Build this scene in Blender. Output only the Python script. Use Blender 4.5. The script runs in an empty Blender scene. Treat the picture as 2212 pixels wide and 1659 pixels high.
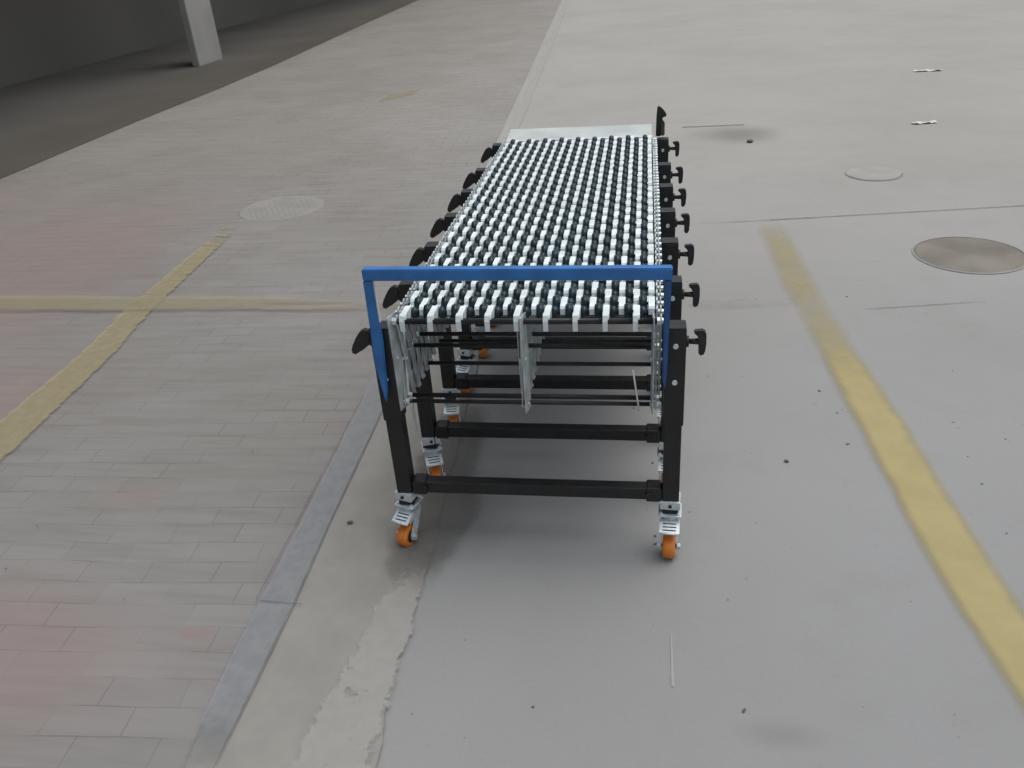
import bpy, bmesh, math, random
from mathutils import Matrix, Vector
random.seed(4)
sc=bpy.context.scene
COL=sc.collection
# ---------------------------------------------------------------- node helpers
def newmat(name):
    m=bpy.data.materials.new(name); m.use_nodes=True
    nt=m.node_tree; b=nt.nodes['Principled BSDF']
    return m,nt,b
def N(nt,t,**k):
    n=nt.nodes.new(t)
    for a,v in k.items(): setattr(n,a,v)
    return n
def pos(nt): return N(nt,'ShaderNodeNewGeometry').outputs['Position']
def tobj(nt): return N(nt,'ShaderNodeTexCoord').outputs['Object']
def mapping(nt,vec,scale=(1,1,1),rot=(0,0,0),loc=(0,0,0)):
    m=N(nt,'ShaderNodeMapping'); nt.links.new(vec,m.inputs[0])
    m.inputs['Scale'].default_value=scale; m.inputs['Rotation'].default_value=rot; m.inputs['Location'].default_value=loc
    return m.outputs[0]
def noise(nt,vec,scale,detail=4,rough=.55,dist=0):
    n=N(nt,'ShaderNodeTexNoise'); nt.links.new(vec,n.inputs['Vector'])
    n.inputs['Scale'].default_value=scale; n.inputs['Detail'].default_value=detail
    n.inputs['Roughness'].default_value=rough; n.inputs['Distortion'].default_value=dist
    return n.outputs['Fac']
def mr(nt,v,a,b,c=0,d=1,smooth=True):
    n=N(nt,'ShaderNodeMapRange'); n.clamp=True
    if smooth: n.interpolation_type='SMOOTHSTEP'
    nt.links.new(v,n.inputs[0])
    for i,x in zip((1,2,3,4),(a,b,c,d)): n.inputs[i].default_value=x
    return n.outputs[0]
def M(nt,op,a,b=None,c=None):
    n=N(nt,'ShaderNodeMath',operation=op)
    for i,x in enumerate((a,b,c)):
        if x is None: continue
        if isinstance(x,(int,float)): n.inputs[i].default_value=x
        else: nt.links.new(x,n.inputs[i])
    return n.outputs[0]
def mix(nt,f,a,b,blend='MIX'):
    n=N(nt,'ShaderNodeMix',data_type='RGBA',blend_type=blend)
    if isinstance(f,(int,float)): n.inputs['Factor'].default_value=f
    else: nt.links.new(f,n.inputs['Factor'])
    for s,x in (('A',a),('B',b)):
        sk=[i for i in n.inputs if i.name==s and i.type=='RGBA'][0]
        if isinstance(x,(tuple,list)): sk.default_value=(*x[:3],1)
        else: nt.links.new(x,sk)
    return [o for o in n.outputs if o.type=='RGBA'][0]
def bump(nt,b,h,strength=.3,dist=.002):
    n=N(nt,'ShaderNodeBump'); n.inputs['Strength'].default_value=strength; n.inputs['Distance'].default_value=dist
    nt.links.new(h,n.inputs['Height']); nt.links.new(n.outputs[0],b.inputs['Normal'])
def setc(nt,b,c):
    if isinstance(c,(tuple,list)): b.inputs['Base Color'].default_value=(*c[:3],1)
    else: nt.links.new(c,b.inputs['Base Color'])
def blob(nt,P,cx,cy,rx,ry,r0=.4,r1=1.1,warp=.5,ns=2.0):
    v=mapping(nt,P,(1/rx,1/ry,0),(0,0,0),(-cx/rx,-cy/ry,0))
    l=N(nt,'ShaderNodeVectorMath',operation='LENGTH'); nt.links.new(v,l.inputs[0])
    d=M(nt,'ADD',l.outputs['Value'],M(nt,'MULTIPLY',M(nt,'SUBTRACT',noise(nt,P,ns,3),.5),warp*2))
    return mr(nt,d,r0,r1,1,0)
# ---------------------------------------------------------------- materials
def simple(name,col,rough=.5,metal=0,var=.15,scale=25,dirt=None,bumpy=0):
    m,nt,b=newmat(name); P=tobj(nt)
    n=noise(nt,P,scale,3)
    c=mix(nt,mr(nt,n,.3,.7),tuple(x*(1-var) for x in col),tuple(min(1,x*(1+var)) for x in col))
    if dirt: c=mix(nt,mr(nt,noise(nt,P,scale*.35,4,.7),.52,.75,0,.7),c,dirt)
    setc(nt,b,c); b.inputs['Metallic'].default_value=metal
    nt.links.new(mr(nt,noise(nt,P,scale*2,2),.3,.7,rough*.8,min(1,rough*1.25)),b.inputs['Roughness'])
    if bumpy: bump(nt,b,noise(nt,P,scale*8,2),bumpy,.0005)
    return m
mBlack=simple('black_powder_coat',(.011,.0115,.0125),.42,0,.25,18,(.035,.033,.03),.3)
mPlastic=simple('black_plastic',(.016,.017,.019),.38,0,.2,40,(.035,.035,.035))
mWheel=simple('skate_wheel_plastic',(.007,.025,.034),.3,0,.4,30)
mZinc=simple('zinc_plate',(.62,.69,.72),.38,.3,.18,40,(.28,.33,.35))
mStrip=simple('zinc_link',(.80,.89,.92),.4,.1,.12,16,(.50,.58,.61))
mGal=simple('galvanised_link',(.50,.55,.56),.45,.3,.2,22,(.30,.33,.34))
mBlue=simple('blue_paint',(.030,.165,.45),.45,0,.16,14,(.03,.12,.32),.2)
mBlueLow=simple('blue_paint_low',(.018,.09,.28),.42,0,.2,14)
mOrange=simple('orange_polyurethane',(.78,.23,.025),.5,0,.15,30,(.45,.17,.05))
mSheet=simple('end_sheet',(.55,.60,.585),.4,.2,.10,6,(.42,.46,.45))
mRust=simple('brown_plastic',(.13,.085,.055),.6,0,.3,20)

def concrete():
    m,nt,b=newmat('concrete'); P=pos(nt)
    sx=N(nt,'ShaderNodeSeparateXYZ'); nt.links.new(P,sx.inputs[0])
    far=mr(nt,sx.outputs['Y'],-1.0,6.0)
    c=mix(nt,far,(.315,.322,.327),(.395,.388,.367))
    c=mix(nt,mr(nt,noise(nt,P,.6,4,.55),.3,.75),c,mix(nt,1.0,c,(.91,.905,.89),'MULTIPLY'))
    c=mix(nt,mr(nt,noise(nt,P,3.5,5,.6),.5,.75,0,.4),c,mix(nt,1.0,c,(.88,.875,.86),'MULTIPLY'))
    c=mix(nt,mr(nt,noise(nt,P,90,3,.7),.4,.7,0,.3),c,mix(nt,1.0,c,(.89,.89,.88),'MULTIPLY'))
    for (x,y,rx,ry,s) in ((1.0,5.0,.42,.38,.55),(.60,-.60,.12,.05,.22),(-.20,.15,.14,.30,.3)):  # first blob: blurry shadow painted into the concrete colour
        c=mix(nt,M(nt,'MULTIPLY',blob(nt,P,x,y,rx,ry,.1,1.1,.25,3),s),c,mix(nt,1.0,c,(.42,.41,.38),'MULTIPLY'))
    sp=mr(nt,noise(nt,P,38,2,.5),.735,.76)
    c=mix(nt,M(nt,'MULTIPLY',sp,.6),c,(.12,.12,.11))
    setc(nt,b,c); b.inputs['Specular IOR Level'].default_value=.15
    nt.links.new(mr(nt,noise(nt,P,2,3),.3,.7,.8,.98),b.inputs['Roughness'])
    bump(nt,b,noise(nt,P,160,3,.7),.18,.002)
    return m
mConc=concrete()
def paving():
    m,nt,b=newmat('block_paving'); P=pos(nt)
    w=N(nt,'ShaderNodeVectorMath',operation='ADD')
    n3=N(nt,'ShaderNodeTexNoise'); nt.links.new(P,n3.inputs['Vector']); n3.inputs['Scale'].default_value=2.2
    sc_=N(nt,'ShaderNodeVectorMath',operation='SCALE'); nt.links.new(n3.outputs['Color'],sc_.inputs[0]); sc_.inputs['Scale'].default_value=.035
    nt.links.new(P,w.inputs[0]); nt.links.new(sc_.outputs[0],w.inputs[1])
    v=mapping(nt,w.outputs[0],(1,1,1),(0,0,math.radians(-3)))
    br=N(nt,'ShaderNodeTexBrick'); nt.links.new(v,br.inputs['Vector'])
    br.inputs['Color1'].default_value=(.87,.87,.87,1); br.inputs['Color2'].default_value=(1,1,1,1); br.inputs['Mortar'].default_value=(.93,.93,.93,1)
    br.inputs['Scale'].default_value=1; br.inputs['Mortar Size'].default_value=.0019; br.inputs['Mortar Smooth'].default_value=.4
    br.inputs['Brick Width'].default_value=.20; br.inputs['Row Height'].default_value=.085
    sx=N(nt,'ShaderNodeSeparateXYZ'); nt.links.new(P,sx.inputs[0])
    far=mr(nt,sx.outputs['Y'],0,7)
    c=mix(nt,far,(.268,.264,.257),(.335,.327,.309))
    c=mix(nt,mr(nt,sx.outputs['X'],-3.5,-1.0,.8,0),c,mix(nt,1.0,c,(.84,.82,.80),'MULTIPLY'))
    c=mix(nt,.45,c,mix(nt,1.0,c,br.outputs['Color'],'MULTIPLY'))
    c=mix(nt,mr(nt,noise(nt,P,.8,4,.6),.35,.7),c,mix(nt,1.0,c,(.89,.88,.865),'MULTIPLY'))
    st=noise(nt,mapping(nt,P,(2.2,22,1)),1,4,.6)
    c=mix(nt,mr(nt,st,.42,.7,0,.8),c,mix(nt,1.0,c,(.87,.86,.84),'MULTIPLY'))
    for (x,y,rx,ry,s,col) in ((-3.3,2.2,1.0,2.0,.5,(.29,.212,.205)),(-1.45,-.55,.62,.34,.6,(.28,.207,.205)),(-2.35,.75,.35,.5,.5,(.275,.21,.20)),(-.86,-.42,.075,.03,.45,(.28,.18,.18)),(-1.35,.15,.14,.07,.3,(.28,.20,.19)),(-4.7,3.6,.8,1.0,.35,(.29,.225,.21))):
        c=mix(nt,M(nt,'MULTIPLY',blob(nt,P,x,y,rx,ry,.15,1.2,.3,2.0),s),c,col)
    jm=mr(nt,noise(nt,P,2.6,3,.6),.42,.62,.15,1)
    jf=M(nt,'MULTIPLY',br.outputs['Fac'],jm)
    c=mix(nt,M(nt,'MULTIPLY',jf,mr(nt,sx.outputs['Y'],1,6,.5,.95)),c,(.10,.095,.09))
    setc(nt,b,c); b.inputs['Roughness'].default_value=.9; b.inputs['Specular IOR Level'].default_value=.15
    h=M(nt,'SUBTRACT',M(nt,'MULTIPLY',noise(nt,P,120,3,.7),.5),M(nt,'MULTIPLY',jf,.8))
    bump(nt,b,h,.2,.003)
    return m
mPave=paving()
def decal(name,cols,contrast=.22,wear=.7,ns=14,stretch=(1,1,1),edge=.18,rough=.9,maxa=1.0,vs=30):
    m,nt,b=newmat(name); P=pos(nt)
    c=mix(nt,mr(nt,noise(nt,P,vs,4,.65),.3,.7),cols[0],cols[1]); setc(nt,b,c); b.inputs['Roughness'].default_value=rough
    b.inputs['Specular IOR Level'].default_value=.15
    uv=N(nt,'ShaderNodeUVMap').outputs[0]; s=N(nt,'ShaderNodeSeparateXYZ'); nt.links.new(uv,s.inputs[0])
    u=s.outputs['X']; e=M(nt,'MINIMUM',u,M(nt,'SUBTRACT',1,u)); e=mr(nt,e,0,edge)
    at=N(nt,'ShaderNodeAttribute',attribute_name='cov').outputs['Fac']
    n=noise(nt,mapping(nt,P,stretch),ns,4,.65)
    n2=noise(nt,P,ns*5,3,.6)
    v=M(nt,'ADD',M(nt,'MULTIPLY',at,e),M(nt,'ADD',M(nt,'MULTIPLY',M(nt,'SUBTRACT',n,.5),wear*2),M(nt,'MULTIPLY',M(nt,'SUBTRACT',n2,.5),wear*.6)))
    a=mr(nt,v,.5-contrast,.5+contrast,0,maxa)
    a=M(nt,'MULTIPLY',a,M(nt,'MULTIPLY',mr(nt,at,0,.12),mr(nt,e,0,.25)))
    tr=N(nt,'ShaderNodeBsdfTransparent'); mx=N(nt,'ShaderNodeMixShader')
    nt.links.new(a,mx.inputs[0]); nt.links.new(tr.outputs[0],mx.inputs[1]); nt.links.new(b.outputs[0],mx.inputs[2])
    nt.links.new(mx.outputs[0],nt.nodes['Material Output'].inputs['Surface'])
    return m
mYR=decal('worn_yellow_paint',((.44,.378,.19),(.485,.415,.215)),.5,.22,4,(1,1,1),.36,maxa=.85,vs=9)
mYL=decal('old_yellow_paint',((.355,.31,.18),(.42,.37,.235)),.25,.8,8,(.5,3.4,1),.2,maxa=.62)
mYH=decal('faded_yellow_paint',((.36,.325,.20),(.40,.365,.25)),.4,.65,4,(.4,3,1),.3,maxa=.48)
mKerb=decal('kerb_stone',((.245,.260,.273),(.285,.297,.305)),.25,.25,6,(1,1,1),.06,maxa=.85)
mPale=decal('pale_mortar',((.47,.46,.435),(.52,.51,.48)),.35,.35,2,(2,1,1),.3,maxa=.6)
mPath=decal('old_concrete_strip',((.268,.264,.244),(.310,.303,.280)),.12,.18,7,(1,1,1),.05,maxa=1,vs=7)
mPatch=decal('cement_smear',((.385,.38,.36),(.42,.415,.39)),.14,.8,8,(1,1,1),.3,maxa=.75)
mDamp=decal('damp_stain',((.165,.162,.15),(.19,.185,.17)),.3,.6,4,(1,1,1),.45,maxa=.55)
mDark=decal('dark_crack',((.11,.11,.105),(.16,.155,.15)),.3,.5,5,(1,1,1),.35,maxa=.6)
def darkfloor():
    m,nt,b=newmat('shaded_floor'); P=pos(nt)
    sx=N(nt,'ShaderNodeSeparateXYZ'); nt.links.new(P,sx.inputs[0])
    c=mix(nt,mr(nt,sx.outputs['X'],-5.2,-8.5),(.115,.108,.094),(.31,.30,.28))  # shade painted into the colour: darkest at the open edge, lighter inside
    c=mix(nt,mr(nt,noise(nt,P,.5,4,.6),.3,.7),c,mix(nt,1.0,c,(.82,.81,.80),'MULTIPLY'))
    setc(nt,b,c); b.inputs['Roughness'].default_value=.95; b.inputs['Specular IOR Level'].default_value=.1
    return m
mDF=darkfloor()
mWallD=simple('dark_render',(.20,.192,.178),.85,0,.12,.5,(.16,.152,.14),.2)
mPillar=simple('grey_pillar_paint',(.38,.375,.365),.7,0,.08,2,(.30,.295,.285),.2)
mManhole=simple('manhole_iron',(.195,.182,.152),.85,0,.25,4,(.27,.258,.225),.8)
mManholeC=simple('manhole_concrete',(.345,.338,.318),.85,0,.08,8,(.31,.30,.285),.5)
mTread=simple('manhole_tread',(.275,.268,.252),.9,0,.08,5,(.255,.245,.228),.5)
mRimD=simple('manhole_dark_rim',(.13,.13,.12),.8,0,.3,10,(.30,.29,.27))
mStone=simple('pebble_stone',(.10,.10,.095),.85,0,.4,60)
mPaper=simple('paper',(.66,.67,.66),.8,0,.05,20)
# ---------------------------------------------------------------- mesh helpers
def bbox(bm,x0,x1,y0,y1,z0,z1,mi=0,bev=0,mat=None):
    r=bmesh.ops.create_cube(bm,size=1)
    vs=r['verts']
    T=Matrix.Translation(((x0+x1)/2,(y0+y1)/2,(z0+z1)/2))@Matrix.Diagonal((x1-x0,y1-y0,z1-z0,1))
    bmesh.ops.transform(bm,matrix=T if mat is None else mat@T,verts=vs)
    fs=list({f for v in vs for f in v.link_faces})
    if bev:
        es=list({e for v in vs for e in v.link_edges})
        r2=bmesh.ops.bevel(bm,geom=es,offset=bev,segments=2,affect='EDGES',profile=.6)
        fs=list(set(f for f in r2['faces'])|{f for f in fs if f.is_valid})
    for f in fs:
        if f.is_valid: f.material_index=mi
    return fs
def cyl(bm,p0,p1,r,seg=14,mi=0,r2=None,smooth=True):
    p0=Vector(p0);p1=Vector(p1);d=p1-p0
    q=d.to_track_quat('Z','Y').to_matrix().to_4x4()
    rr=bmesh.ops.create_cone(bm,cap_ends=True,segments=seg,radius1=r,radius2=r if r2 is None else r2,depth=d.length)
    bmesh.ops.transform(bm,matrix=Matrix.Translation((p0+p1)/2)@q,verts=rr['verts'])
    for f in {f for v in rr['verts'] for f in v.link_faces}:
        f.material_index=mi; f.smooth=smooth and len(f.verts)==4
def prism(bm,pts,axis,a,b,mi=0,bev=0):
    def P(p,t):
        return (t,p[0],p[1]) if axis==0 else ((p[0],t,p[1]) if axis==1 else (p[0],p[1],t))
    A=[bm.verts.new(P(p,a)) for p in pts]; B=[bm.verts.new(P(p,b)) for p in pts]
    n=len(pts); fs=[bm.faces.new(A),bm.faces.new(B[::-1])]
    for i in range(n): fs.append(bm.faces.new((A[i],B[i],B[(i+1)%n],A[(i+1)%n])))
    for f in fs: f.material_index=mi
    if bev: bmesh.ops.bevel(bm,geom=list({e for f in fs for e in f.edges}),offset=bev,segments=2,affect='EDGES')
    return fs
def tomesh(bm,name,mats):
    bmesh.ops.recalc_face_normals(bm,faces=bm.faces[:])
    me=bpy.data.meshes.new(name); bm.to_mesh(me); bm.free()
    for m in mats: me.materials.append(m)
    return me
def obj(name,me,parent=None,loc=(0,0,0),rotz=0,**props):
    o=bpy.data.objects.new(name,me); COL.objects.link(o); o.location=loc; o.rotation_euler=(0,0,rotz)
    if parent: o.parent=parent
    for k,v in props.items(): o[k]=v
    return o
# ---------------------------------------------------------------- ground
def sheet(name,poly,z,mat,kind='structure'):
    bm=bmesh.new(); f=bm.faces.new([bm.verts.new((x,y,z)) for x,y in poly])
    me=bpy.data.meshes.new(name); bm.to_mesh(me); bm.free(); me.materials.append(mat)
    if me.polygons[0].normal.z<0: me.flip_normals()
    return obj(name,me,kind=kind)
def interp(pts,t):
    pts=sorted(pts,key=lambda p:p[1])
    if t<=pts[0][1]: a,b=pts[0],pts[1]
    elif t>=pts[-1][1]: a,b=pts[-2],pts[-1]
    else:
        for a,b in zip(pts,pts[1:]):
            if a[1]<=t<=b[1]: break
    k=(t-a[1])/(b[1]-a[1]); return a[0]+(b[0]-a[0])*k
def strip(name,L,R,y0,y1,cov,z,mat,step=.08,jag=0,swap=False):
    n=max(2,int((y1-y0)/step)); bm=bmesh.new(); uvl=bm.loops.layers.uv.new('UVMap')
    rows=[]
    for i in range(n+1):
        y=y0+(y1-y0)*i/n; l=interp(L,y)+random.uniform(-jag,jag); r=interp(R,y)+random.uniform(-jag,jag)
        co=[(l,y),(r,y)]
        if swap: co=[(b,a) for a,b in co]
        rows.append([bm.verts.new((c[0],c[1],z)) for c in co])
    for i in range(n):
        a,b=rows[i];c,d=rows[i+1]; f=bm.faces.new((a,b,d,c))
        for lp,uv in zip(f.loops,((0,i),(1,i),(1,i+1),(0,i+1))): lp[uvl].uv=(uv[0],uv[1]*step)
    me=bpy.data.meshes.new(name); bm.to_mesh(me); bm.free(); me.materials.append(mat)
    at=me.attributes.new('cov','FLOAT','POINT')
    for i,v in enumerate(me.vertices):
        t=v.co.x if swap else v.co.y
        ys=[c[1] for c in cov]; t=min(max(t,min(ys)),max(ys))
        at.data[i].value=interp(cov,t)
    if me.polygons[0].normal.z<0: me.flip_normals()
    return obj(name,me,kind='structure')
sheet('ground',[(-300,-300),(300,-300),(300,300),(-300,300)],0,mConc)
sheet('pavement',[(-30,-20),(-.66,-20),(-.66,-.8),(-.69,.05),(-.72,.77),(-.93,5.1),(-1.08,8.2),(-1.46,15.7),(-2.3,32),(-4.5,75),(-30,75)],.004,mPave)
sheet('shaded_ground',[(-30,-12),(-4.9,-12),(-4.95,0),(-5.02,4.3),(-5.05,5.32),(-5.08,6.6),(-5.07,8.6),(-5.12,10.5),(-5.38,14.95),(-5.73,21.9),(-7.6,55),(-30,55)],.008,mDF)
KL=[(-.68,-2),(-.70,-.8),(-.72,-.5),(-.735,-.05),(-.76,.51),(-.785,.9),(-.93,5.1),(-1.07,8.2),(-1.46,15.7),(-2.3,32)]
KR=[(-.59,-2),(-.61,-.8),(-.62,-.32),(-.64,.05),(-.66,.64),(-.685,.9),(-.88,5.1),(-1.01,8.2),(-1.38,15.7),(-2.2,32)]
SL=[(-.16,-2),(-.25,-.76),(-.285,-.54),(-.29,-.28),(-.29,-.14),(-.32,.39),(-.44,2.2),(-.65,5.11),(-1.15,13.3),(-2.1,32)]
strip('concrete_strip',KL,SL,-2,4.5,[(1.3,-2),(1.3,1.5),(.6,3.2),(.0,4.5)],.0085,mPath,.1,.006)
strip('kerb',KL,KR,-2,3,[(.2,-2),(.35,-.8),(.75,-.62),(1.2,-.5),(1.2,.5),(.8,.9),(.25,1.6),(.0,3)],.0125,mKerb,.1)
strip('pale_joint',[(x-.01,y) for x,y in KR],[(x+.11,y) for x,y in KR],3,32,[(.3,3),(.85,5),(1.1,8),(1.1,32)],.0085,mPale,.3,.01)
strip('cement_smear',[(-.53,-1.2),(-.47,-.6),(-.41,-.2),(-.36,.3)],[(-.20,-1.2),(-.25,-.6),(-.265,-.2),(-.29,.3)],-1.2,.3,[(.6,-1.2),(.8,-.6),(.75,-.25),(.3,.0),(.2,.3)],.0125,mPatch,.05)
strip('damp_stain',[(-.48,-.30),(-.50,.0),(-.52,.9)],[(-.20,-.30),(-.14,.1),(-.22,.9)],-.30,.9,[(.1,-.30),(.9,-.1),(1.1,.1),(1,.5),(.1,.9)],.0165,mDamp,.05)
YRL=[(1.20,-1.8),(1.085,-.48),(1.05,-.2),(1.02,.05),(1.0,.45),(.97,.89),(.94,1.39),(.90,1.88),(.88,2.83)]
YRR=[(1.44,-1.8),(1.30,-.48),(1.255,-.2),(1.22,.28),(1.20,.67),(1.16,1.22),(1.13,1.88),(1.10,2.83)]
strip('yellow_line',YRL,YRR,-1.8,2.95,[(1.1,-1.8),(1.1,-.5),(1.15,-.2),(1.1,.5),(.9,1.0),(.50,1.35),(.42,1.7),(.52,2.0),(.48,2.5),(.0,2.95)],.004,mYR,.08,.002)
strip('yellow_line',[(-2.15,-.6),(-2.19,.45),(-2.23,1.2),(-2.285,1.55),(-2.36,2.77),(-2.38,3.1)],[(-1.91,-.6),(-1.96,.45),(-2.03,1.2),(-2.10,1.55),(-2.21,2.77),(-2.24,3.1)],-.6,3.1,[(1,-.6),(1,.5),(.95,1.3),(.8,1.7),(.8,2.4),(.5,2.7),(.1,3.1)],.0125,mYL,.06,.003)
strip('yellow_line',[(1.62,-4.4),(1.58,-3.1),(1.58,-1.6),(1.57,-.8)],[(1.88,-4.4),(1.86,-3.1),(1.81,-1.6),(1.74,-.8)],-4.4,-.85,[(.95,-4.4),(.9,-2.4),(.85,-1.7),(.55,-1.3),(.3,-.85)],.0165,mYH,.08,.003,True)
strip('yellow_line',[(1.60,.5),(1.62,.95)],[(1.76,.5),(1.78,.95)],.5,.97,[(.35,.5),(.42,.8),(.35,.97)],.008,mYH,.05,.006,True)
strip('yellow_line',[(7.0,-2.55),(7.3,-2.25)],[(7.6,-2.55),(7.9,-2.25)],-2.55,-2.25,[(.8,-2.55),(.8,-2.25)],.0085,mYH,.05,.006,True)
# cracks, slab joints and a thin dark bar
strip('slab_joint_or_bar',[(2.805,.6),(3.015,2.4),(3.25,4.4)],[(2.819,.6),(3.029,2.4),(3.264,4.4)],.6,4.4,[(.5,.6),(1,1),(1,2.3),(1,4.4)],.004,mDark,.1,.002,True)
strip('slab_joint_or_bar',[(1.617,1.25),(1.697,1.76)],[(1.626,1.25),(1.704,1.76)],1.25,1.76,[(.5,1.25),(1,1.5),(.5,1.76)],.004,mDark,.05,.001,True)
strip('kerb_joint',[(-.305,-.735),(-.312,-.60)],[(-.300,-.735),(-.307,-.60)],-.735,-.60,[(1,-.735),(1,-.6)],.0165,mDark,.02,.0005,True)
strip('kerb_joint',[(-.738,-.3),(-.775,.8)],[(-.734,-.3),(-.771,.8)],-.3,.8,[(.8,-.3),(.8,.8)],.0165,mDark,.05,.001)
strip('kerb_joint',[(-.614,-.85),(-.626,-.3),(-.645,.05),(-.67,.8)],[(-.610,-.85),(-.622,-.3),(-.641,.05),(-.666,.8)],-.85,.8,[(.8,-.85),(.8,.8)],.0205,mDark,.05,.001)
strip('chalk_mark',[(.364,-.49),(.367,-.33)],[(.372,-.49),(.370,-.33)],-.49,-.33,[(2,-.49),(1.5,-.33)],.004,mPale,.02)
strip('slab_joint_or_bar',[(5.30,.60),(5.31,1.1)],[(5.335,.60),(5.34,1.1)],.6,1.1,[(1.2,.6),(1.2,1.1)],.004,mDark,.05,.001,True)  # thin dark bar lying on the ground, drawn as a flat strip
# manholes
def manhole(name,cx,cy,r,kind,label):
    bm=bmesh.new()
    ns=48
    def ring(r0,r1,z,mi,z1=None):
        z1=z if z1 is None else z1
        A=[bm.verts.new((r0*math.cos(2*math.pi*i/ns),r0*math.sin(2*math.pi*i/ns),z)) for i in range(ns)]
        B=[bm.verts.new((r1*math.cos(2*math.pi*i/ns),r1*math.sin(2*math.pi*i/ns),z1)) for i in range(ns)]
        for i in range(ns):
            f=bm.faces.new((A[i],B[i],B[(i+1)%ns],A[(i+1)%ns])); s=math.sin(2*math.pi*i/ns)
            f.material_index=mi(s) if callable(mi) else mi
        return A
    dark={'iron':lambda s:2 if s>-.15 else 0,'conc':lambda s:2 if s<-.25 else 0,'tread':lambda s:0}[kind]
    ring(r*1.0,r*1.03,.006,1,.003); ring(r*.965,r*1.0,.006,dark); A=ring(r*.955,r*.965,.0055,dark,.0060)
    f=bm.faces.new(A); f.material_index=0
    if kind=='tread':
        for i in range(-6,7):
            for j in range(-6,7):
                x,y=i*r*.14+(j%2)*r*.07,j*r*.13
                if math.hypot(x,y)<r*.85:
                    bbox(bm,-.012,.012,-.004,.004,.0057,.0064,0,0,Matrix.Translation((x,y,0))@Matrix.Rotation(math.radians(45 if (i+j)%2 else -45),4,'Z'))
    mats={'iron':[mManhole,mConc,mRimD],'conc':[mManholeC,mConc,mRimD],'tread':[mTread,mPave,mTread]}[kind]
    return obj(name,tomesh(bm,name,mats),loc=(cx,cy,.0 if kind!='tread' else .001),label=label,category='manhole cover')
manhole('manhole_cover',1.87,2.27,.25,'iron','round dark weathered manhole cover set in grey concrete')
manhole('manhole_cover',1.76,3.76,.17,'conc','round concrete-filled manhole cover with dark rim in concrete')
manhole('manhole_cover',-2.12,3.31,.28,'tread','faint round tread-pattern manhole cover in block paving')
# ---------------------------------------------------------------- building in the shade
bld=obj('building',None,loc=(-9,15,0),label='dark shaded open-fronted building with grey pillar beside paving',category='building')
def bpart(name,x0,x1,y0,y1,z0,z1,mat,bev=.01):
    bm=bmesh.new(); bbox(bm,x0,x1,y0,y1,z0,z1,0,bev)
    return obj(name,tomesh(bm,name,[mat]),bld,loc=(9,-15,0))
bpart('wall',-9.3,-9,-12,55,0,3.4,mWallD)
bpart('roof',-9.3,-5.6,-12,55,3.4,3.75,mWallD)
for y in (11.12,27,43,-5): bpart('pillar',-6.56,-6.44,y-.40,y+.40,0,3.4,mPillar,.02)
# ---------------------------------------------------------------- conveyor
cv=obj('flexible_conveyor',None,label='long expandable skate-wheel conveyor with blue end frame on orange castors',category='conveyor')
YK=[0,.289,.60,.899,1.194,1.498,1.93]
def post_mesh():
    bm=bmesh.new()
    bbox(bm,-.022,.022,-.022,.022,.135,.46,0,.003)
    bbox(bm,-.0255,.0255,-.0255,.0255,.42,.69,0,.003)
    bbox(bm,-.024,.024,-.024,.024,.69,.694,0,0)
    for z in (.648,.548): cyl(bm,(0,-.0255,z),(0,-.031,z),.0065,12,1)
    return tomesh(bm,'post',[mBlack,mZinc])
pm=post_mesh()
bm=bmesh.new()
bbox(bm,-.348,.348,-.018,.018,.178,.214,0,.004)
for s in (-1,1):
    bbox(bm,s*.325-.02,s*.325+.02,-.022,.022,.174,.218,0,.004)
    cyl(bm,(s*.31,-.018,.197),(s*.31,-.027,.197),.008,10,0)
cm=tomesh(bm,'crossbar',[mBlack])
# castor
WY=-.034
bm=bmesh.new()
bbox(bm,-.031,.031,-.031,.031,.130,.135,0,.001)
for a in (-1,1):
    for c_ in (-1,1): cyl(bm,(a*.023,c_*.023,.135),(a*.023,c_*.023,.140),.005,6,0,None,False)
cyl(bm,(0,0,.134),(0,0,.156),.017,16,0)
bbox(bm,-.027,.027,-.027,.027,.152,.178,0,.003)
cyl(bm,(0,-.027,.165),(0,-.031,.165),.005,6,1,None,False)
cyl(bm,(0,0,.130),(0,0,.112),.028,20,0,.024)
prof=[(-.022,.112),(.022,.112),(.022,.098),(.004,.070),(WY+.012,.026),(WY,.022),(WY-.011,.030),(WY-.010,.046),(-.020,.080)]
for x in (-.0235,.0205): prism(bm,prof,0,x,x+.003,0)
bbox(bm,-.0235,.0235,-.022,.022,.108,.113,0,.001)
cyl(bm,(-.028,WY,.0355),(.028,WY,.0355),.0055,10,0)
for s in (-1,1): cyl(bm,(s*.0235,WY,.0355),(s*.031,WY,.0355),.009,6,0,None,False)
casm=tomesh(bm,'castor',[mZinc,mBlack])
bm=bmesh.new()
M4=Matrix.Translation((0,-.040,.106))@Matrix.Rotation(math.radians(24),4,'X')
bbox(bm,-.027,.027,-.020,.022,-.0015,.0015,0,.0005,M4)
bbox(bm,-.027,-.0245,-.012,.022,-.014,.0,0,0,M4); bbox(bm,.0245,.027,-.012,.022,-.014,.0,0,0,M4)
for yy in (-.012,-.002,.008): bbox(bm,-.018,.018,yy-.0015,yy+.0015,.0015,.0025,1,0,M4)
cyl(bm,(-.027,-.060,.0975),(.027,-.060,.0975),.003,8,0)
brm=tomesh(bm,'brake_pedal',[mZinc,mBlack])
bm=bmesh.new()
prof=[(-.017,.029),(-.0155,.0325),(-.010,.035),(0,.0355),(.010,.035),(.0155,.0325),(.017,.029),(.0165,.02),(-.0165,.02)]
ns=32; rings=[]
for i in range(ns):
    a=2*math.pi*i/ns; rings.append([bm.verts.new((x,r*math.cos(a),r*math.sin(a))) for x,r in prof])
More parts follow.
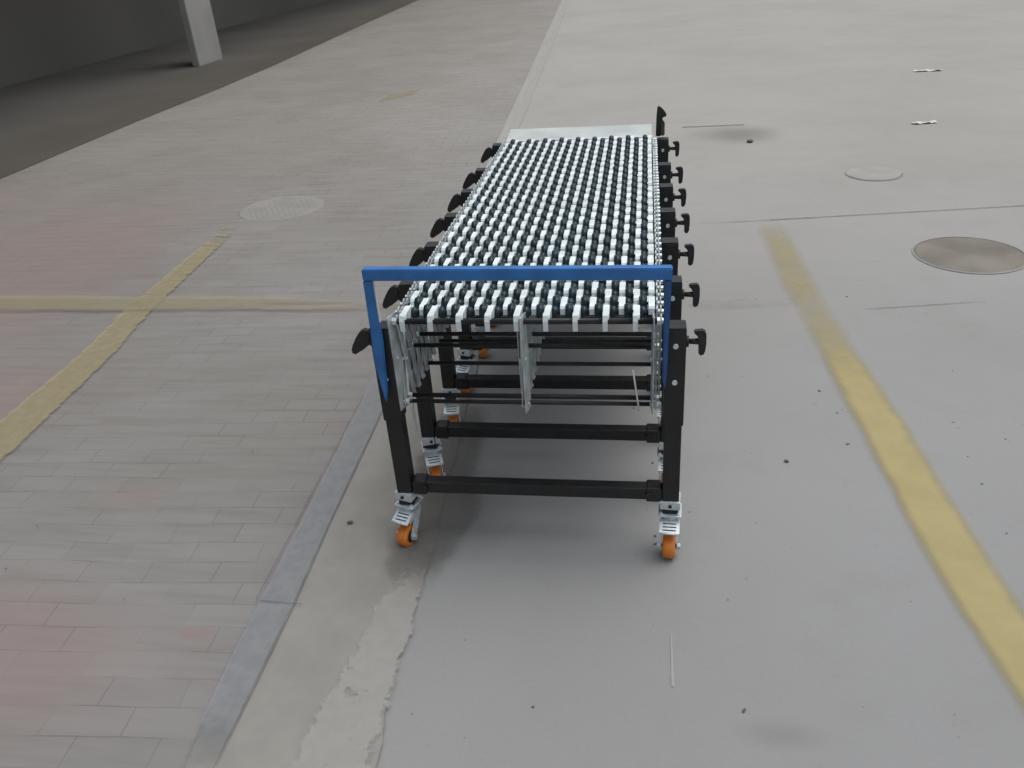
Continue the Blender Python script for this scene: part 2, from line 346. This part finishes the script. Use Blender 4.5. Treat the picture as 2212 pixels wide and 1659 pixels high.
for i in range(ns):
    A,B=rings[i],rings[(i+1)%ns]
    for j in range(len(prof)-1):
        f=bm.faces.new((A[j],A[j+1],B[j+1],B[j])); f.smooth=True; f.material_index=0
cyl(bm,(-.0145,0,0),(.0145,0,0),.0235,24,1)
cyl(bm,(-.018,0,0),(.018,0,0),.010,16,1)
whm=tomesh(bm,'wheel',[mOrange,mPlastic])
bm=bmesh.new()
cyl(bm,(.0255,0,0),(.032,0,0),.014,16,0)
cyl(bm,(.03,0,0),(.062,0,0),.0062,14,0,.0085)
prism(bm,[(.056,-.034),(.066,-.036),(.0715,-.028),(.0735,0),(.073,.022),(.068,.032),(.044,.030),(.042,.024),(.055,.018),(.058,0),(.056,-.02)],1,-.010,.010,0,.003)
knR=tomesh(bm,'clamp_knob',[mPlastic])
bm=bmesh.new()
cyl(bm,(-.0255,0,0),(-.034,0,0),.014,16,0)
cyl(bm,(-.03,0,0),(-.046,0,.004),.009,14,0)
pts=[(-.028,.022),(-.040,.034),(-.054,.032),(-.066,.018),(-.080,-.006),(-.089,-.028),(-.083,-.037),(-.072,-.035),(-.060,-.020),(-.046,-.010),(-.030,-.004)]
prism(bm,pts,1,-.012,.012,0,.004)
knL=tomesh(bm,'clamp_knob',[mPlastic])
rnd=[-.30,.35,.15,-.3,.2,-.1,.1]
for k,y in enumerate(YK):
    for s in (-1,1):
        obj('post',pm,cv,(s*.37,y,0))
        ca=obj('castor',casm,cv,(s*.37,y,0),(-.05 if s>0 else rnd[k]))
        obj('wheel',whm,ca,(0,WY,.0357)); obj('brake_pedal',brm,ca,(0,0,0))
        obj('clamp_knob',knR if s>0 else knL,cv,(s*.37,y,.648))
    obj('crossbar',cm,cv,(0,y,0))
# bed
ZB=.703; P0=-.309; PC=.0364; NC=18
YS=[0]; 
while YS[-1]<1.865: YS.append(YS[-1]+.0520-.0130*min(1,YS[-1]/1.1)+random.uniform(-.0025,.0025))
NA=len(YS)
cols=[P0+PC*k for k in range(NC)]
def row_mesh(par,front=False):
    bm=bmesh.new()
    cyl(bm,(-.328,0,0),(.328,0,0),.0045,8,1)
    if not front:
      for k in range(NC-1):
        xa=cols[k]+.0085; xb=cols[k+1]-.0085
        j=random.uniform(-.0012,.0012)
        if (k+par)%2==0:
            cyl(bm,(xa,0,0),(xb,0,0),.0205+j,14,0)
            cyl(bm,(xa+.005,0,0),(xb-.005,0,0),.0230+j,14,0)
        else:
            cyl(bm,(xa,0,0),(xb,0,0),.0110,12,0)
            cyl(bm,(xa+.004,0,0),(xb-.004,0,0),.0145+j,12,0)
    for s in (-1,1): cyl(bm,(s*.328,0,0),(s*.343,0,0),.0072,6,2,None,False)
    return tomesh(bm,'roller_row',[mWheel,mBlack,mZinc])
rm=[row_mesh(i%2) for i in range(4)]; rf=row_mesh(0,True)
for i in range(NA): obj('roller_row',rf if i==0 else rm[i%4],cv,(random.uniform(-.001,.001),YS[i],ZB+random.uniform(-.001,.001)))
def strip_mesh(par,tab):
    bm=bmesh.new()
    for i in range(NA-1):
        up=(i+par)%2==0
        if i==0 and not up: continue
        zt=.0205 if up else .0025; hb=-.004 if up else -.014; w=.0076 if up else .0064; dx=(.0018 if up else -.0018)+random.uniform(-.001,.001)
        zt+=random.uniform(-.001,.001)
        y0=YS[i]-.008; y1=YS[i+1]+.008
        pr=[(y0,hb),(y0,zt-.008),(y0+.005,zt-.002),(y0+.011,zt),(y1-.011,zt),(y1-.005,zt-.002),(y1,zt-.008),(y1,hb)]
        prism(bm,pr,0,dx-w,dx+w)
    if tab:
        pr=[(-.014,-.022),(-.018,.006),(-.012,.019),(0,.0222),(.004,.015),(-.010,.006),(-.011,-.022)]
        prism(bm,pr,0,-.0060,.0060)
    return tomesh(bm,'link_strip',[mStrip])
sm=[strip_mesh(k%2,k%2==0) for k in range(6)]
for k,x in enumerate(cols): obj('link_strip',sm[k%6],cv,(x,0,ZB))
# scissor lattices
def lattice(mat,zt):
    bm=bmesh.new(); zb=.462
    for i in range(NA-1):
        for lay,(a,b) in enumerate(((i,i+1),(i+1,i))):
            ya,yb=YS[a],YS[b]; L=math.hypot(yb-ya,zt-zb)
            Mx=Matrix.Translation((0.0045*(1 if lay else -1),(ya+yb)/2,(zt+zb)/2))@Matrix.Rotation(-(math.atan2(yb-ya,zt-zb)),4,'X')
            w=.0115; h=L/2+.008
            pts=[(-w,-h+.006),(-w*.4,-h),(w*.4,-h),(w,-h+.006),(w,h-.006),(w*.4,h),(-w*.4,h),(-w,h-.006)]
            fs=prism(bm,pts,0,-.0016,.0016,0)
            vs=list({v for f in fs for v in f.verts}); bmesh.ops.transform(bm,matrix=Mx,verts=vs)
    for i in range(NA):
        for z in (zb,(zt+zb)/2):
            y=YS[i]+(0 if z==zb else .02)
            cyl(bm,(-.010,y,z),(.010,y,z),.0048,6,0,None,False)
    return tomesh(bm,'scissor_lattice',[mat])
lmS=lattice(mGal,.712); lmC=lattice(mGal,.700)
for x in (-.328,-.012,.330): obj('scissor_lattice',lmC if x==-.012 else lmS,cv,(x,0,0))
bm=bmesh.new(); bbox(bm,-.0015,.0015,-.021,.021,.452,.722,0,.0006); cyl(bm,(-.006,0,.47),(.006,0,.47),.006,8,0); cyl(bm,(-.006,0,.60),(.006,0,.60),.005,8,0)
em=tomesh(bm,'end_plate',[mGal])
for x,y in ((-.338,-.004),(-.002,-.008),(.316,-.004),(-.020,.05)): obj('end_plate',em,cv,(x,y,0),rotz=-.25 if x<-.1 else (-.2 if x<.1 else .1))
def rod(y,z,r,x0=-.322,x1=.322):
    bm=bmesh.new(); cyl(bm,(x0,0,0),(x1,0,0),r,12,0)
    for x,s in ((x0,-1),(x1,1)): cyl(bm,(x,0,0),(x+s*.012,0,0),r*1.3,6,1,None,False)
    obj('cross_rod',tomesh(bm,'cross_rod',[mBlack,mZinc]),cv,(0,y,z))
rod(-.002,.470,.0055); rod(.03,.470,.0065); rod(.215,.470,.006); rod(.36,.47,.006); rod(.52,.47,.006); rod(.7,.47,.006)
rod(.10,.585,.006); rod(.17,.585,.006); rod(.30,.585,.006); rod(.5,.585,.006); rod(.75,.585,.006)
rod(-.003,.704,.0078,-.325,.325)
bm=bmesh.new(); cyl(bm,(.268,-.02,.578),(.284,-.02,.460),.0022,8,0); obj('tie_strap',tomesh(bm,'tie_strap',[mPaper]),cv)
bm=bmesh.new(); bbox(bm,-.0025,.0025,-.006,.006,-.10,0,0,.001); obj('hanging_link',tomesh(bm,'hanging_link',[mGal]),cv,(-.318,.0,.475))
bm=bmesh.new()
prism(bm,[(1.905,.690),(1.908,.708),(1.918,.713),(2.050,.729),(2.066,.729),(2.07,.722),(2.07,.600),(2.066,.600),(2.064,.718),(1.912,.700)],0,-.328,.322,0)
obj('end_sheet',tomesh(bm,'end_sheet',[mSheet]),cv)
bm=bmesh.new()
prism(bm,[(-.022,-.06),(-.020,.03),(-.016,.072),(-.004,.070),(.014,.052),(.026,.032),(.020,.024),(.006,.026),(0,.0),(0,-.06)],1,-.010,.010,0,.003)
prism(bm,[(-.012,-.062),(.018,-.062),(.018,-.005),(.004,.012),(.001,-.02)],1,.011,.030,1,.003)
obj('end_stop_lever',tomesh(bm,'end_stop_lever',[mPlastic,mRust]),cv,(.362,2.04,.74))
# blue stop frame
fr=obj('stop_frame',None,cv,(0,-.040,0))
bm=bmesh.new(); prism(bm,[(-.379,.834),(.357,.829),(.357,.858),(-.379,.863)],1,-.013,.013,0,.0025)
obj('top_rail',tomesh(bm,'top_rail',[mBlue]),fr)
bm=bmesh.new(); prism(bm,[(-.357,.8305),(.338,.8258),(.338,.8288),(-.357,.8335)],1,-.004,.004); bbox(bm,-.3575,-.3550,-.0042,.0042,.72,.8302,0,0)
obj('edge_trim',tomesh(bm,'edge_trim',[mPaper]),fr)
bm=bmesh.new()
prism(bm,[(-.380,.8338),(-.3580,.8336),(-.3580,.66),(-.366,.52),(-.372,.49),(-.384,.60)],1,-.011,.008,0,.002)
obj('frame_upright',tomesh(bm,'frame_upright',[mBlue]),fr)
bm=bmesh.new()
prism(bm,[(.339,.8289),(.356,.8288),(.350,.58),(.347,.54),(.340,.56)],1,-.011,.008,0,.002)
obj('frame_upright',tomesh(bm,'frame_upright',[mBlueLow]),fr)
# ---------------------------------------------------------------- small litter
def pebble_mesh(seed):
    random.seed(seed); bm=bmesh.new(); bmesh.ops.create_icosphere(bm,subdivisions=2,radius=1)
    for v in bm.verts: v.co*=random.uniform(.75,1.15)
    for v in bm.verts: v.co.z*=.5
    return tomesh(bm,'pebble',[mStone])
pms=[pebble_mesh(s) for s in (1,2,3)]
random.seed(11)
spots=[(.75,.44,.008),(-.58,.04,.006),(1.08,4.72,.025)]
for i in range(46):
    spots.append((random.uniform(-.2,2.3),random.uniform(-.75,2.2),random.uniform(.0015,.004)))
for i in range(8): spots.append((random.uniform(-1.6,-.75),random.uniform(-.6,1.5),random.uniform(.0015,.003)))
for x,y,r in spots:
    o=obj('pebble',random.choice(pms),None,(x,y,r*.4+(.0125 if x<-.5 else (.004 if x<-.1 else 0))),random.uniform(0,6),label='tiny dark pebble lying on the pavement',category='pebble',group='small litter scattered on the pavement')
    o.scale=(r*random.uniform(.8,2.2),r,r)
def scrap(x,y,w,h,label,rz=0):
    bm=bmesh.new(); n=8
    vs=[[bm.verts.new((w*(i/n-.5)+random.uniform(-.004,.004),h*(j/2-.5)+random.uniform(-.006,.006),.004+random.uniform(0,.012))) for j in range(3)] for i in range(n+1)]
    for i in range(n):
        for j in range(2): bm.faces.new((vs[i][j],vs[i+1][j],vs[i+1][j+1],vs[i][j+1]))
    obj('paper_scrap',tomesh(bm,'paper_scrap',[mPaper]),None,(x,y,0),rz,label=label,category='litter')
scrap(3.10,7.45,.26,.06,'thin white paper scrap lying flat on concrete')
scrap(2.44,5.14,.18,.05,'crumpled pale paper scrap lying on concrete',.1)
# ---------------------------------------------------------------- light
w=bpy.data.worlds.new('World'); sc.world=w; w.use_nodes=True; nt=w.node_tree
bg=nt.nodes['Background']; sky=nt.nodes.new('ShaderNodeTexSky'); sky.sky_type='NISHITA'; sky.sun_disc=False
EL,AZ=math.radians(74),math.radians(60)
sky.sun_elevation=EL; sky.sun_rotation=AZ; sky.dust_density=5; sky.air_density=1.2; sky.ozone_density=.8
hs=nt.nodes.new('ShaderNodeHueSaturation'); hs.inputs['Saturation'].default_value=.35
nt.links.new(sky.outputs[0],hs.inputs['Color']); nt.links.new(hs.outputs[0],bg.inputs[0]); bg.inputs[1].default_value=.128
sd=bpy.data.lights.new('sun','SUN'); sd.energy=.7; sd.angle=math.radians(60); sd.color=(1,.97,.93)
so=bpy.data.objects.new('sun',sd); COL.objects.link(so)
dv=Vector((math.sin(AZ)*math.cos(EL),math.cos(AZ)*math.cos(EL),math.sin(EL)))
so.rotation_euler=dv.to_track_quat('Z','Y').to_euler(); so.location=(3,8,12)
# ---------------------------------------------------------------- camera
cd=bpy.data.cameras.new('Camera'); cam=bpy.data.objects.new('Camera',cd); COL.objects.link(cam); sc.camera=cam
cd.sensor_width=36; cd.lens=28.995; cd.clip_start=.02; cd.clip_end=1000
cam.matrix_world=Matrix.Translation((.29128,-1.84033,1.55884))@Matrix.Rotation(.17931,4,'Z')@Matrix.Rotation(math.pi/2-.50553,4,'X')@Matrix.Rotation(-.07721,4,'Z')
sc.view_settings.view_transform='Standard'; sc.view_settings.look='None'; sc.view_settings.exposure=0
